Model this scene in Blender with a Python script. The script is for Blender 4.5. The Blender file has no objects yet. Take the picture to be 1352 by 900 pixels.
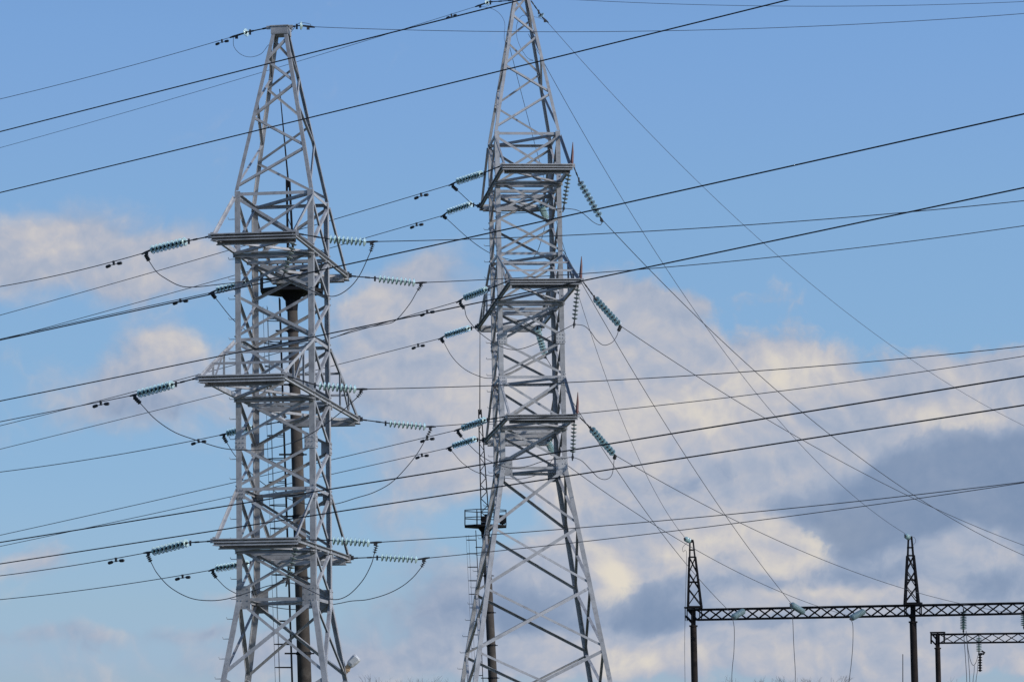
import bpy, math, random
from mathutils import Vector, Matrix
random.seed(7)
S = bpy.context.scene
COL = S.collection
R = math.radians

# ------------------------------------------------------------------ camera
FPX, HOR, CX, CH = 4200.0, 1035.0, 676.0, 1.7      # focal length and horizon in photo pixels, eye height
cam = bpy.data.cameras.new('camera')
cam.sensor_width = 36.0
cam.lens = FPX / 1352 * 36.0
cam.shift_y = (HOR - 450) / 1352
cam.clip_start, cam.clip_end = 0.5, 20000
co = bpy.data.objects.new('camera', cam)
co.location = (0, 0, CH)
co.rotation_euler = (R(90), 0, 0)
COL.objects.link(co)
S.camera = co
S.view_settings.view_transform = 'Standard'
S.view_settings.look = 'None'
S.view_settings.exposure = 0.0
S.view_settings.gamma = 1.0
S.view_settings.use_curve_mapping = False

# ------------------------------------------------------------------ sun
SUN_EL, SUN_AZ = 26.0, 118.0                        # low sun to the right, a little behind the camera
sl = bpy.data.lights.new('sun', 'SUN')
sl.energy = 2.8
sl.angle = R(1.5)
sl.color = (1.0, 0.95, 0.89)
so = bpy.data.objects.new('sun', sl)
sd = Vector((math.sin(R(SUN_AZ)) * math.cos(R(SUN_EL)), math.cos(R(SUN_AZ)) * math.cos(R(SUN_EL)), math.sin(R(SUN_EL))))
so.rotation_euler = (-sd).to_track_quat('-Z', 'Y').to_euler()
so.location = sd * 300
COL.objects.link(so)

# ------------------------------------------------------------------ sky with clouds (fixed directions in the world)
W = bpy.data.worlds.new('World')
S.world = W
W.use_nodes = True
NT = W.node_tree
for n in list(NT.nodes):
    NT.nodes.remove(n)
class G:
    """tiny helper around shader nodes: every call returns an output socket"""
    def __init__(s, nt): s.nt = nt
    def put(s, sock, v):
        if isinstance(v, bpy.types.NodeSocket): s.nt.links.new(v, sock)
        else: sock.default_value = v
    def m(s, op, a, b=None, c=None, clamp=False):
        n = s.nt.nodes.new('ShaderNodeMath'); n.operation = op; n.use_clamp = clamp
        for i, v in enumerate((a, b, c)):
            if v is not None: s.put(n.inputs[i], v)
        return n.outputs[0]
    def v(s, op, a, b=None):
        n = s.nt.nodes.new('ShaderNodeVectorMath'); n.operation = op
        s.put(n.inputs[0], a)
        if b is not None: s.put(n.inputs[1], b)
        return n.outputs['Value'] if op in ('DOT_PRODUCT', 'LENGTH') else n.outputs[0]
    def xyz(s, x, y, z=0.0):
        n = s.nt.nodes.new('ShaderNodeCombineXYZ')
        for i, v in enumerate((x, y, z)): s.put(n.inputs[i], v)
        return n.outputs[0]
    def noise(s, vec, scale, detail=6.0, rough=0.55, lac=2.0, dist=0.0, color=False):
        n = s.nt.nodes.new('ShaderNodeTexNoise')
        s.put(n.inputs['Vector'], vec)
        n.inputs['Scale'].default_value = scale; n.inputs['Detail'].default_value = detail
        n.inputs['Roughness'].default_value = rough; n.inputs['Lacunarity'].default_value = lac
        n.inputs['Distortion'].default_value = dist
        return n.outputs['Color'] if color else n.outputs[0]
    def ramp(s, fac, stops, interp='LINEAR'):
        n = s.nt.nodes.new('ShaderNodeValToRGB'); cr = n.color_ramp; cr.interpolation = interp
        while len(cr.elements) < len(stops): cr.elements.new(0.5)
        for e, (p, c) in zip(cr.elements, stops):
            e.position = p; e.color = (c[0], c[1], c[2], 1)
        s.put(n.inputs[0], fac)
        return n.outputs[0]
    def mix(s, fac, a, b, blend='MIX'):
        n = s.nt.nodes.new('ShaderNodeMix'); n.data_type = 'RGBA'; n.blend_type = blend
        s.put(n.inputs[0], fac); s.put(n.inputs[6], a); s.put(n.inputs[7], b)
        return n.outputs[2]
    def smooth(s, x, a, b, lo=0.0, hi=1.0):
        n = s.nt.nodes.new('ShaderNodeMapRange'); n.interpolation_type = 'SMOOTHSTEP'
        for i, v in enumerate((x, a, b, lo, hi)): s.put(n.inputs[i], v)
        return n.outputs[0]
def lin(r, g, b):
    f = lambda c: (c / 255 / 12.92) if c <= 10 else ((c / 255 + 0.055) / 1.055) ** 2.4
    return (f(r), f(g), f(b), 1.0)

g = G(NT)
tc = NT.nodes.new('ShaderNodeTexCoord')
sp = NT.nodes.new('ShaderNodeSeparateXYZ')
NT.links.new(tc.outputs['Generated'], sp.inputs[0])
az = g.m('ARCTAN2', sp.outputs[0], sp.outputs[1])
el = g.m('ARCSINE', sp.outputs[2])
# azimuth / elevation in units of 1000 x 1/4200 rad, so that cloud sizes can be given in small numbers
U = g.m('MULTIPLY_ADD', az, FPX / 1000, CX / 1000)
V = g.m('MULTIPLY_ADD', el, -FPX / 1000, HOR / 1000)
P0 = g.xyz(U, V)
# soft billowing warp of the cloud coordinates
wn = g.noise(P0, 6.0, 4.0, 0.5, color=True)
P = g.v('ADD', P0, g.v('MULTIPLY', g.v('SUBTRACT', wn, (0.5, 0.5, 0.5)), (0.10, 0.07, 0.0)))
def blobs(vec, lst, start):
    acc = start
    for (x, y, rx, ry, amp) in lst:
        d = g.v('MULTIPLY', g.v('SUBTRACT', vec, (x, y, 0)), (1 / rx, 1 / ry, 0))
        e = g.m('EXPONENT', g.m('MULTIPLY', g.v('DOT_PRODUCT', d, d), -1.0))
        acc = g.m('MULTIPLY_ADD', e, amp, acc)
    return acc
cover = [  # where clouds stand: x, y, half width, half height, density
    (.03, .345, .10, .045, .75), (.10, .335, .05, .040, .35), (.24, .355, .09, .050, .62), (.16, .385, .16, .035, .30),
    (.215, .475, .055, .030, .50), (.19, .530, .15, .050, .62), (.33, .470, .10, .060, .35),
    (.525, .405, .070, .050, .80), (.62, .50, .14, .10, .60), (.56, .62, .08, .08, .40), (.47, .50, .09, .05, .40),
    (.83, .46, .10, .060, .62), (.80, .56, .16, .13, .85), (.97, .56, .15, .09, .80), (1.08, .55, .09, .06, .50),
    (1.20, .62, .16, .10, 1.0), (1.34, .52, .12, .05, .60), (1.34, .66, .14, .10, .8),
    (.90, .41, .10, .020, .30), (.80, .40, .07, .03, .30),
    (.80, .73, .18, .08, .7), (1.05, .74, .22, .08, .95), (1.30, .76, .15, .05, .6),
    (.62, .80, .12, .05, .42), (.98, .84, .36, .06, .75), (.45, .86, .16, .05, .30),
    (.04, .745, .055, .030, .48), (.14, .832, .045, .010, .22), (.26, .838, .06, .010, .26), (.08, .842, .16, .014, .30),
    (.30, .795, .06, .018, .30), (1.26, .868, .22, .035, .55), (.72, .87, .12, .03, .30), (.30, .88, .40, .03, .28), (.57, .36, .05, .03, .30),
    (1.28, .73, .05, .030, -.7), (1.14, .70, .03, .02, -.25), (.66, .69, .07, .035, -.9), (.46, .74, .05, .03, -.3),
]
F = blobs(P, cover, 0.0)
n1 = g.noise(P, 8.0, 10.0, 0.56)
n1b = g.noise(P, 3.2, 3.0, 0.5)
# rounded cauliflower lumps: folded noise
fold = lambda v: g.m('SUBTRACT', 1.0, g.m('ABSOLUTE', g.m('MULTIPLY_ADD', v, 3.2, -1.6)))
puff = fold(g.noise(P, 15.0, 6.0, 0.55))
dens = g.m('ADD', F, g.m('MULTIPLY', g.m('SUBTRACT', n1, 0.5), 0.9))
dens = g.m('ADD', dens, g.m('MULTIPLY', g.m('SUBTRACT', n1b, 0.5), 0.45))
dens = g.m('ADD', dens, g.m('MULTIPLY', g.m('SUBTRACT', puff, 0.65), 0.22))
right = g.smooth(U, 0.62, 1.0)
mask = g.smooth(dens, g.m('MULTIPLY_ADD', right, 0.16, 0.12), g.m('MULTIPLY_ADD', right, -0.14, 0.64), 0.0, 0.97)
# sunward relief: how much the lumps fall off towards the light (above)
P2 = g.v('ADD', P, (0.008, -0.014, 0.0))
relief = g.m('SUBTRACT', n1, g.noise(P2, 8.0, 10.0, 0.56))
reliefp = g.m('SUBTRACT', puff, fold(g.noise(P2, 15.0, 6.0, 0.55)))
tone = [  # brighter and duller parts of the far sunlit bank
    (.09, .335, .06, .04, .10), (.24, .35, .06, .04, .06), (.22, .475, .04, .025, .14), (.20, .54, .14, .04, -.08),
    (.53, .40, .06, .04, .12), (.64, .51, .12, .07, .06), (.63, .555, .05, .05, .14), (.55, .50, .08, .06, -.04),
    (.79, .45, .07, .05, .10), (.83, .55, .10, .06, .20), (.95, .545, .07, .04, .16), (1.02, .50, .06, .03, .24),
    (1.09, .50, .06, .03, .18), (1.235, .555, .06, .025, .30), (1.09, .705, .045, .035, .42), (1.00, .70, .06, .03, .24),
    (1.13, .70, .06, .03, .24), (1.05, .745, .05, .02, .30), (.805, .765, .026, .034, .60), (.98, .87, .12, .02, .12),
    (.85, .865, .06, .022, .36), (1.10, .785, .12, .015, .24), (.75, .66, .06, .04, .14), (.91, .72, .06, .03, .22),
    (.14, .832, .03, .010, .06), (.05, .745, .05, .03, .08), (.10, .845, .2, .02, -.10), (.60, .80, .12, .05, -.14), (.44, .86, .18, .05, -.14),
]
T = blobs(P, tone, 0.50)
T = g.m('ADD', T, g.m('MULTIPLY', relief, 1.3))
T = g.m('ADD', T, g.m('MULTIPLY', reliefp, 0.16))
T = g.m('ADD', T, g.m('MULTIPLY', g.m('SUBTRACT', g.noise(P, 5.0, 3.0, 0.5), 0.5), 0.30))
ccol = g.ramp(T, [(0.0, lin(130, 150, 182)), (0.30, lin(152, 167, 191)), (0.50, lin(174, 182, 199)),
                  (0.64, lin(190, 190, 198)), (0.80, lin(211, 206, 202)), (1.0, lin(228, 219, 203))], 'B_SPLINE')
# nearer, lower clouds in their own shade, with crisp lumpy tops
near = [(1.26, .640, .14, .065, 1.15), (1.16, .690, .09, .045, .85), (1.34, .635, .09, .07, .8), (1.10, .665, .05, .035, .35), (1.36, .72, .10, .06, .55),
        (1.14, .765, .09, .022, .62), (1.02, .775, .05, .016, .35), (.93, .765, .07, .030, .46), (.87, .80, .06, .035, .40), (1.03, .665, .04, .020, .35), (1.135, .725, .03, .015, .40), (.97, .735, .03, .012, .30), (.72, .80, .12, .045, .55), (.58, .80, .09, .035, .45),
        (1.00, .82, .32, .020, .52), (1.28, .785, .10, .025, .5), (.86, .64, .07, .030, .35), (.955, .625, .08, .028, .45), (.94, .49, .05, .016, .25),
        (.21, .545, .15, .028, .50), (.16, .385, .13, .018, .30), (.12, .850, .16, .016, .40), (.26, .838, .05, .008, .30), (.50, .47, .07, .03, .25),
        (1.28, .725, .05, .030, -.8)]
FN = blobs(P, near, 0.0)
dn = g.m('ADD', FN, g.m('MULTIPLY', g.m('SUBTRACT', n1, 0.5), 0.75))
dn = g.m('ADD', dn, g.m('MULTIPLY', g.m('SUBTRACT', puff, 0.65), 0.38))
dn = g.m('ADD', dn, g.m('MULTIPLY', g.m('SUBTRACT', g.noise(P, 17.0, 7.0, 0.55), 0.5), 0.85))
mn = g.smooth(dn, 0.34, g.m('MULTIPLY_ADD', right, -0.04, 0.68), 0.0, 0.92)
thick = g.smooth(dn, 0.42, 1.0)
tn = g.m('ADD', g.m('MULTIPLY', relief, 0.7), g.m('SUBTRACT', 0.64, g.m('MULTIPLY', thick, 0.46)))
tn = g.m('ADD', tn, g.m('MULTIPLY', reliefp, 0.10))
ncol = g.ramp(tn, [(0.0, lin(116, 138, 170)), (0.25, lin(127, 147, 177)), (0.5, lin(146, 162, 188)), (0.75, lin(166, 176, 195)), (1.0, lin(186, 190, 200))], 'B_SPLINE')
ccol = g.mix(mn, ccol, ncol)
mask = g.m('MAXIMUM', mask, g.m('MULTIPLY', mn, 0.92))
sky = NT.nodes.new('ShaderNodeTexSky')
sky.sky_type = 'NISHITA'
sky.sun_disc = False
sky.sun_elevation = R(SUN_EL)
sky.sun_rotation = R(SUN_AZ)
sky.altitude = 100
sky.air_density = 1.0
sky.dust_density = 0.6
sky.ozone_density = 1.5
tint = g.ramp(g.m('MULTIPLY', el, 1 / R(16)), [(0.136, (.637, .814, 1.341)), (0.20, (.666, .828, 1.224)), (0.349, (.701, .881, 1.206)), (0.473, (.773, .951, 1.214)),
                                             (0.587, (.838, 1.02, 1.268)), (0.647, (.884, 1.07, 1.315)), (0.755, (.926, 1.112, 1.40)), (0.831, (.939, 1.147, 1.451))])
blue = g.mix(1.0, sky.outputs[0], tint, 'MULTIPLY')
even = g.m('MULTIPLY_ADD', g.m('MINIMUM', g.m('MAXIMUM', U, -.2), 1.6), .108, 1 - .108 * .676)
blue = g.v('SCALE', blue)
g.put(NT.nodes[-1].inputs['Scale'], even)
cl10 = g.v('SCALE', ccol)
NT.nodes[-1].inputs['Scale'].default_value = 10.0   # the background strength below is 0.1
hor = g.m('GREATER_THAN', el, 0.0)
final = g.mix(g.m('MULTIPLY', mask, hor), blue, cl10)
bg = NT.nodes.new('ShaderNodeBackground')
bg.inputs[1].default_value = 0.1
NT.links.new(final, bg.inputs[0])
out = NT.nodes.new('ShaderNodeOutputWorld')
NT.links.new(bg.outputs[0], out.inputs[0])

# ------------------------------------------------------------------ materials
def mat(name, base, rough=0.6, metal=0.0, var=0.15, scale=3.0, second=None, trans=0.0, bump=0.0, spec=0.5, thr=(.4, .65), third=None):
    m = bpy.data.materials.new(name); m.use_nodes = True
    nt = m.node_tree; h = G(nt); b = nt.nodes['Principled BSDF']
    t = nt.nodes.new('ShaderNodeTexCoord')
    n = h.noise(t.outputs['Object'], scale, 6.0, 0.6)
    lo = tuple(c * (1 - var) for c in base); hi = tuple(min(1, c * (1 + var)) for c in base)
    c = h.ramp(n, [(0.3, lo), (0.7, hi)])
    if second:
        n2 = h.noise(t.outputs['Object'], scale * 2.3, 8.0, 0.65)
        c = h.mix(h.smooth(n2, thr[0], thr[1]), c, (*second, 1))
    if third:
        st = nt.nodes.new('ShaderNodeMapping'); st.inputs['Scale'].default_value = (3, 3, .7)
        nt.links.new(t.outputs['Object'], st.inputs[0])
        n3 = h.noise(st.outputs[0], scale * 1.3, 7.0, 0.62)
        c = h.mix(h.smooth(n3, .60, .74, 0.0, .75), c, (*third, 1))
    if third:                                            # bars of different age
        oi = nt.nodes.new('ShaderNodeObjectInfo')
        f = h.m('MULTIPLY_ADD', oi.outputs['Random'], .34, .82)
        c = h.v('SCALE', c); h.put(nt.nodes[-1].inputs['Scale'], f)
    nt.links.new(c, b.inputs['Base Color'])
    nt.links.new(h.m('MULTIPLY_ADD', n, 0.25, rough - 0.12), b.inputs['Roughness'])
    b.inputs['Metallic'].default_value = metal
    b.inputs['Specular IOR Level'].default_value = spec
    if trans: b.inputs['Transmission Weight'].default_value = trans; b.inputs['IOR'].default_value = 1.45
    if bump:
        bn = nt.nodes.new('ShaderNodeBump'); bn.inputs['Strength'].default_value = bump
        nt.links.new(h.noise(t.outputs['Object'], scale * 6, 6), bn.inputs['Height'])
        nt.links.new(bn.outputs[0], b.inputs['Normal'])
    return m
M = dict(
    steel=mat('galvanised_steel', (.36, .362, .372), .60, 0.12, .20, 1.7, (.25, .255, .27), thr=(.48, .68), third=(.23, .19, .165)),
    fitting=mat('dark_fitting_steel', (.045, .047, .052), .6, 0.3, .3, 12),
    wire=mat('weathered_conductor', (.05, .055, .068), .6, 0.2, .2, 5),
    earth=mat('thin_earth_wire', (.10, .12, .17), .6, 0.2, .2, 5),
    fwire=mat('dark_conductor', (.018, .02, .026), .7, 0.1, .2, 5),
    glass=mat('greenish_glass', (.50, .69, .665), .16, 0.0, .14, 9, (.38, .53, .51), trans=.38, thr=(.5, .7)),
    glass_dull=mat('dusty_glass', (.30, .37, .36), .35, 0.0, .15, 9, (.22, .25, .24), trans=.10),
    glass_pale=mat('pale_glass', (.25, .35, .36), .3, 0.0, .12, 9, trans=.15),
    glass_green=mat('green_glass', (.22, .36, .33), .3, 0.0, .15, 9, trans=.10),
    dark=mat('black_brown_steel', (.008, .008, .010), .75, 0.0, .3, 4, (.022, .015, .013), thr=(.6, .8), spec=.15),
    black=mat('black_painted_steel', (.007, .007, .009), .65, 0.0, .3, 5, spec=.2),
    concrete=mat('stained_concrete', (.055, .045, .037), .9, 0.0, .35, 1.2, (.105, .09, .076), bump=.3, thr=(.5, .72)),
    dconcrete=mat('dark_concrete', (.026, .020, .018), .9, 0.0, .3, 1.5, (.05, .037, .03), bump=.3, thr=(.5, .75), spec=.2),
    red=mat('red_marker', (.11, .024, .020), .5, 0.0, .35, 6, (.09, .02, .02)),
    lampwhite=mat('lamp_housing', (.55, .56, .57), .5, 0.0, .15, 14, (.36, .33, .30), thr=(.55, .75)),
    rust=mat('rusty_bracket', (.42, .25, .12), .85, 0.0, .3, 14, (.55, .45, .33)),
    bark=mat('bare_twigs', (.20, .19, .20), .9, 0.0, .2, 1.0),
    grass=mat('grass', (.07, .085, .03), .95, 0.0, .4, .35, (.11, .095, .05), bump=.4),
)

# ------------------------------------------------------------------ mesh helpers
class MB:
    def __init__(s): s.v, s.f = [], []
    def add(s, vs, fs):
        o = len(s.v); s.v += [tuple(p) for p in vs]; s.f += [tuple(i + o for i in f) for f in fs]
    def box(s, c, size, axes=None):
        c = Vector(c); a = axes or (Vector((1, 0, 0)), Vector((0, 1, 0)), Vector((0, 0, 1)))
        h = [Vector(x) * (q / 2) for x, q in zip(a, size)]
        vs = [c + h[0] * i + h[1] * j + h[2] * k for i in (-1, 1) for j in (-1, 1) for k in (-1, 1)]
        s.add(vs, [(0, 1, 3, 2), (4, 6, 7, 5), (0, 4, 5, 1), (2, 3, 7, 6), (0, 2, 6, 4), (1, 5, 7, 3)])
    def bar(s, p, q, w, h, up=(0, 0, 1)):
        p, q = Vector(p), Vector(q); d = (q - p); L = d.length; d.normalize(); up = Vector(up)
        if abs(d.dot(up)) > .98: up = Vector((1, 0, 0))
        b = d.cross(up).normalized(); u = b.cross(d)
        s.box((p + q) / 2, (L, w, h), (d, b, u))
    def sweep(s, pts, prof, cap=True):
        """profile of (x,y) offsets kept horizontal along a path"""
        n = len(prof); vs = [Vector(p) + Vector((x, y, 0)) for p in pts for (x, y) in prof]
        fs = [(i * n + j, i * n + (j + 1) % n, (i + 1) * n + (j + 1) % n, (i + 1) * n + j) for i in range(len(pts) - 1) for j in range(n)]
        if cap: fs += [tuple(range(n))[::-1], tuple(range((len(pts) - 1) * n, len(pts) * n))]
        s.add(vs, fs)
    def angle(s, p, q, nrm, w, t=.012, flip=1):
        """an L section bar from p to q; its flat flange looks along nrm"""
        p, q, nrm = Vector(p), Vector(q), Vector(nrm)
        d = (q - p).normalized(); nrm = (nrm - d * nrm.dot(d)).normalized(); b = d.cross(nrm) * flip
        pr = [(-w / 2, 0), (w / 2, 0), (w / 2, -t), (-w / 2 + t, -t), (-w / 2 + t, -w), (-w / 2, -w)]
        vs = [c + b * x + nrm * y for c in (p, q) for (x, y) in pr]
        s.add(vs, [(i, (i + 1) % 6, (i + 1) % 6 + 6, i + 6) for i in range(6)] + [(5, 4, 3, 2, 1, 0), (6, 7, 8, 9, 10, 11)])
    def tube(s, pts, r, n=6, cap=True):
        pts = [Vector(p) for p in pts]; rr = r if isinstance(r, (list, tuple)) else [r] * len(pts)
        ref = None; vs = []
        for i, p in enumerate(pts):
            d = (pts[min(i + 1, len(pts) - 1)] - pts[max(i - 1, 0)]).normalized()
            if ref is None: ref = d.orthogonal().normalized()
            ref = (ref - d * ref.dot(d)).normalized(); b = d.cross(ref)
            vs += [p + (ref * math.cos(2 * math.pi * k / n) + b * math.sin(2 * math.pi * k / n)) * rr[i] for k in range(n)]
        fs = [(i * n + k, i * n + (k + 1) % n, (i + 1) * n + (k + 1) % n, (i + 1) * n + k) for i in range(len(pts) - 1) for k in range(n)]
        if cap: fs += [tuple(range(n))[::-1], tuple(range((len(pts) - 1) * n, len(pts) * n))]
        s.add(vs, fs)
    def lathe(s, prof, n=14):
        """profile (r, z) turned round local z"""
        m = len(prof); vs = [(r * math.cos(2 * math.pi * k / n), r * math.sin(2 * math.pi * k / n), z) for k in range(n) for (r, z) in prof]
        s.add(vs, [(k * m + j, ((k + 1) % n) * m + j, ((k + 1) % n) * m + j + 1, k * m + j + 1) for k in range(n) for j in range(m - 1)])
    def mesh(s, name, m, smooth=False):
        me = bpy.data.meshes.new(name); me.from_pydata(s.v, [], s.f); me.materials.append(m)
        if smooth: me.polygons.foreach_set('use_smooth', [True] * len(me.polygons))
        me.update(); return me
    def build(s, name, m, parent=None, smooth=False, origin=None):
        if origin is not None:
            o = Vector(origin); s.v = [tuple(Vector(p) - o) for p in s.v]
        ob = bpy.data.objects.new(name, s.mesh(name, m, smooth)); COL.objects.link(ob)
        if origin is not None: ob.location = origin
        if parent: ob.parent = parent
        return ob
def tag(o, label=None, cat=None, group=None, kind=None):
    if label: o['label'] = label
    if cat: o['category'] = cat
    if group: o['group'] = group
    if kind: o['kind'] = kind
    return o
def thing(name, loc, label, cat, group=None, rz=0.0):
    o = bpy.data.objects.new(name, None); o.empty_display_size = .5; COL.objects.link(o)
    o.location = loc; o.rotation_euler = (0, 0, rz)
    return tag(o, label, cat, group)
def at(x, y, Y):            # photo pixel at a distance -> world point
    return Vector(((x - CX) / FPX * Y, Y, CH + (HOR - y) / FPX * Y))

# ------------------------------------------------------------------ ground
b = MB(); b.box((0, 1500, -.25), (9000, 9000, .5))
tag(b.build('ground', M['grass']), kind='structure')

# ------------------------------------------------------------------ lattice pylons
HS = 1.255
RINGS = (3.36, 8.0, 12.51)
NODES = (0.0, 1.62, 3.36, 4.81, 6.32, 8.0, 9.46, 10.8, 12.51)
ARMS = ((10.8, 2.82, 12.42), (6.32, 4.52, 7.95), (1.62, 2.82, 3.30))
def half(z, top=17.6):
    if z < 0: return HS - .166 * z
    if z <= 12.51: return HS
    return HS + (z - 12.51) / (top - 12.51) * (.23 - HS)
CORN = ((-1, -1), (1, -1), (1, 1), (-1, 1))
FACES = ((0, -1), (1, 0), (0, 1), (-1, 0))          # outward normals of front, right, back, left
def pylon(px, Y, th, wz, base_nodes, label, spikes, PEAK=17.6, tilt=0.0):
    X = (px - CX) / FPX * Y
    root = thing('lattice_pylon', (X, Y, 0), label, 'pylon', 'lattice pylons', R(th))
    MX = Matrix.Translation((X, Y, 0)) @ Matrix.Rotation(-tilt, 4, 'Y') @ Matrix.Rotation(R(th), 4, 'Z')
    root.rotation_euler = MX.to_euler()
    Z = lambda z: z + wz
    def fp(face, side, z, inset=.05, depth=.02):
        """point near a leg on a face; side -1/+1 seen from outside left/right"""
        h = half(z, PEAK); n = Vector((face[0], face[1], 0)); t = Vector((-n.y, n.x, 0))
        return n * (h - depth) + t * (side * (h - inset)) + Vector((0, 0, Z(z)))
    # legs
    for (i, j) in CORN:
        for nm, zs, w, t in (('leg', (-wz, 0, 12.6), .175, .018), ('peak_leg', (12.62, PEAK - .1), .115, .012)):
            pr = [(0, 0), (-i * w, 0), (-i * w, -j * t), (-i * t, -j * t), (-i * t, -j * w), (0, -j * w)]
            if i * j < 0: pr = pr[::-1]
            m = MB(); m.sweep([(i * half(z, PEAK), j * half(z, PEAK), Z(z)) for z in zs], pr)
            m.build(nm, M['steel'], root)
    # body bracing, two crossing angles per panel and face
    for f in FACES:
        for k in range(len(NODES) - 1):
            z0, z1 = NODES[k] + (.10 if k else .16), NODES[k + 1] - .10
            w = .088
            for sgn, dep in ((1, .022), (-1, .040)):
                m = MB(); m.angle(fp(f, -sgn, z0, .04, dep), fp(f, sgn, z1, .04, dep), (f[0], f[1], .0), w, .011, sgn)
                for q_, d_ in ((fp(f, -sgn, z0, .04, dep), .07), (fp(f, sgn, z1, .04, dep), -.07)):
                    nn = Vector((f[0], f[1], 0)); m.tube([q_ + nn * (-.01), q_ + nn * (dep + .022)], .024, 6)
                m.build('brace', M['steel'], root)
        n = len(base_nodes)
        for k in range(n - 1):
            z0, z1 = base_nodes[k + 1], base_nodes[k]
            for sgn, dep in ((1, .022), (-1, .045)):
                m = MB(); m.angle(fp(f, -sgn, z0 + .06, .04, dep), fp(f, sgn, z1 - .08, .04, dep), (f[0], f[1], .15), .115 if sgn > 0 else .085, .012, sgn)
                m.build('base_brace', M['steel'], root)
    zig = {0: [(1, 12.62), (-1, 12.75)][1:] + [(1, 13.94), (-1, 14.93), (1, 15.96), (-1, 16.71), (1, 17.4)],
           2: [(-1, 12.7), (1, 13.84), (-1, 14.90), (1, 16.0), (-1, 16.67), (1, 17.4)],
           1: [(-1, 12.8), (1, 14.35), (-1, 15.35), (1, 16.3), (-1, 17.1)],
           3: [(1, 12.8), (-1, 14.35), (1, 15.35), (-1, 16.3), (1, 17.1)]}
    for fi, zz in zig.items():
        zz = [(q, z if z < 12.9 else 12.51 + (z - 12.51) * (PEAK - 12.51) / 5.09) for q, z in zz]
        f = FACES[fi]
        for k in range(len(zz) - 1):
            (s0, a0), (s1, a1) = zz[k], zz[k + 1]
            m = MB(); m.angle(fp(f, s0, a0 + .03, .03, .018), fp(f, s1, a1 - .03, .03, .018), (f[0], f[1], .2), .075, .009, 1 if k % 2 else -1)
            m.build('peak_brace', M['steel'], root)
    # horizontal rings and the plan diagonal under the top one
    for z in RINGS + (-.06,):
        for f in FACES:
            m = MB(); m.angle(fp(f, -1, z, .03, .058), fp(f, 1, z, .03, .058), (f[0], f[1], 0), .10, .012, 1)
            m.build('ring_bar', M['steel'], root)
        m = MB(); m.angle((-HS + .08, HS - .08, Z(z) - .07), (HS - .08, -HS + .08, Z(z) - .07), (0, 0, -1), .09, .01)
        m.build('ring_bar', M['steel'], root)
    # gusset plates wrapped round the legs, with bolt heads
    for z, hh, ww in ((0.0, .72, .44), (4.81, .42, .34), (3.22, .34, .30)):
        for (i, j) in CORN:
            m = MB(); o = .008
            cx_, cy_ = i * (HS + o), j * (HS + o)
            m.box((i * (HS - ww / 2 + .01), cy_, Z(z)), (ww, .014, hh))
            m.box((cx_, j * (HS - ww / 2), Z(z)), (.014, ww, hh * .98))
            nb = 4 if hh > .5 else 3
            for a in range(nb):
                zz = Z(z) - hh / 2 + hh * (a + .5) / nb
                for c in (.06, .16, ww - .07):
                    m.tube([(i * (HS - c), cy_ + j * .007, zz), (i * (HS - c), cy_ + j * .030, zz)], .019, 6)
                    m.tube([(cx_ + i * .007, j * (HS - c), zz), (cx_ + i * .030, j * (HS - c), zz)], .019, 6)
            m.build('gusset_plate', M['steel'], root)
    # step bolts up one leg
    li, lj = (-1, -1) if not spikes else (-1, 1)
    for k in range(34):
        z = -wz + 2.5 + k * .62
        if z > 12.2: break
        h = half(z); x, y = li * h, lj * (h - .06)
        m = MB(); m.tube([(x - .005 * li, y, Z(z)), (x + li * .19, y, Z(z) - .0), (x + li * .205, y, Z(z) + .06)], .011, 6)
        m.build('step_bolt', M['steel'], root)
    # peak cap
    m = MB(); m.box((0, 0, Z(PEAK) + .02), (.54, .54, .20)); m.box((0, 0, Z(PEAK) + .135), (.60, .60, .03)); m.box((0, 0, Z(PEAK) - .10), (.54, .54, .03))
    m.box((-.36, -.2, Z(PEAK) + .1), (.12, .06, .1)); m.box((.36, -.2, Z(PEAK) + .1), (.12, .06, .1))
    m.build('peak_cap', M['steel'], root)
    # crossarms
    for lev, (za, e, zr) in enumerate(ARMS):
        L = HS + e; zt = Z(za)
        m = MB()
        for i in (-1, 1):                                # side channels running through the body
            x = i * (HS - .045)
            m.box((x, 0, zt - .07), (.02, 2 * L, .14))
            m.box((x + i * .052, 0, zt - .007), (.082, 2 * L, .014)); m.box((x + i * .045, 0, zt - .133), (.068, 2 * L, .014))
        arm = m.build('crossarm', M['steel'], root)
        for j in (-1, 1):                                # end beams: two channels back to back
            for dy, dz, hh in ((0, 0, .17), (-.34 if e > 3 else -.30, -.10, .15)):
                m = MB(); y = j * (L + dy); ln = 2 * HS + .09 if dy == 0 else 2 * HS - .12
                m.box((0, y - j * .055, zt - .105 + dz), (ln, .02, hh + .03))
                for q in ((.5, 0, -.5) if dy == 0 else (.5, -.5)):
                    m.box((0, y + j * .02, zt - .105 + dz + q * (hh + .014)), (ln, .13, .016))
                    m.box((0, y + j * .084, zt - .118 + dz + q * (hh + .014)), (ln, .014, .030))
                m.build('beam', M['steel'], arm)
            m = MB(); m.box((0, j * (HS + .12), zt - .125), (2 * HS + .04, .15, .02)); m.box((0, j * (HS + .03), zt - .20), (2 * HS + .06, .016, .12)); m.box((0, j * (HS + .065), zt - .262), (2 * HS + .06, .085, .012))
            m.build('beam', M['steel'], arm)
            m = MB(); m.box((0, j * HS * .45, zt - .14), (2 * HS + .04, .12, .10)); m.build('beam', M['steel'], arm)
            y0, y1 = j * (HS + .05), j * (L - .08)
            m = MB(); m.angle((-HS, y0, zt - .20), (HS, y1, zt - .20), (0, 0, -1), .085, .01); m.build('plan_brace', M['steel'], arm)
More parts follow.
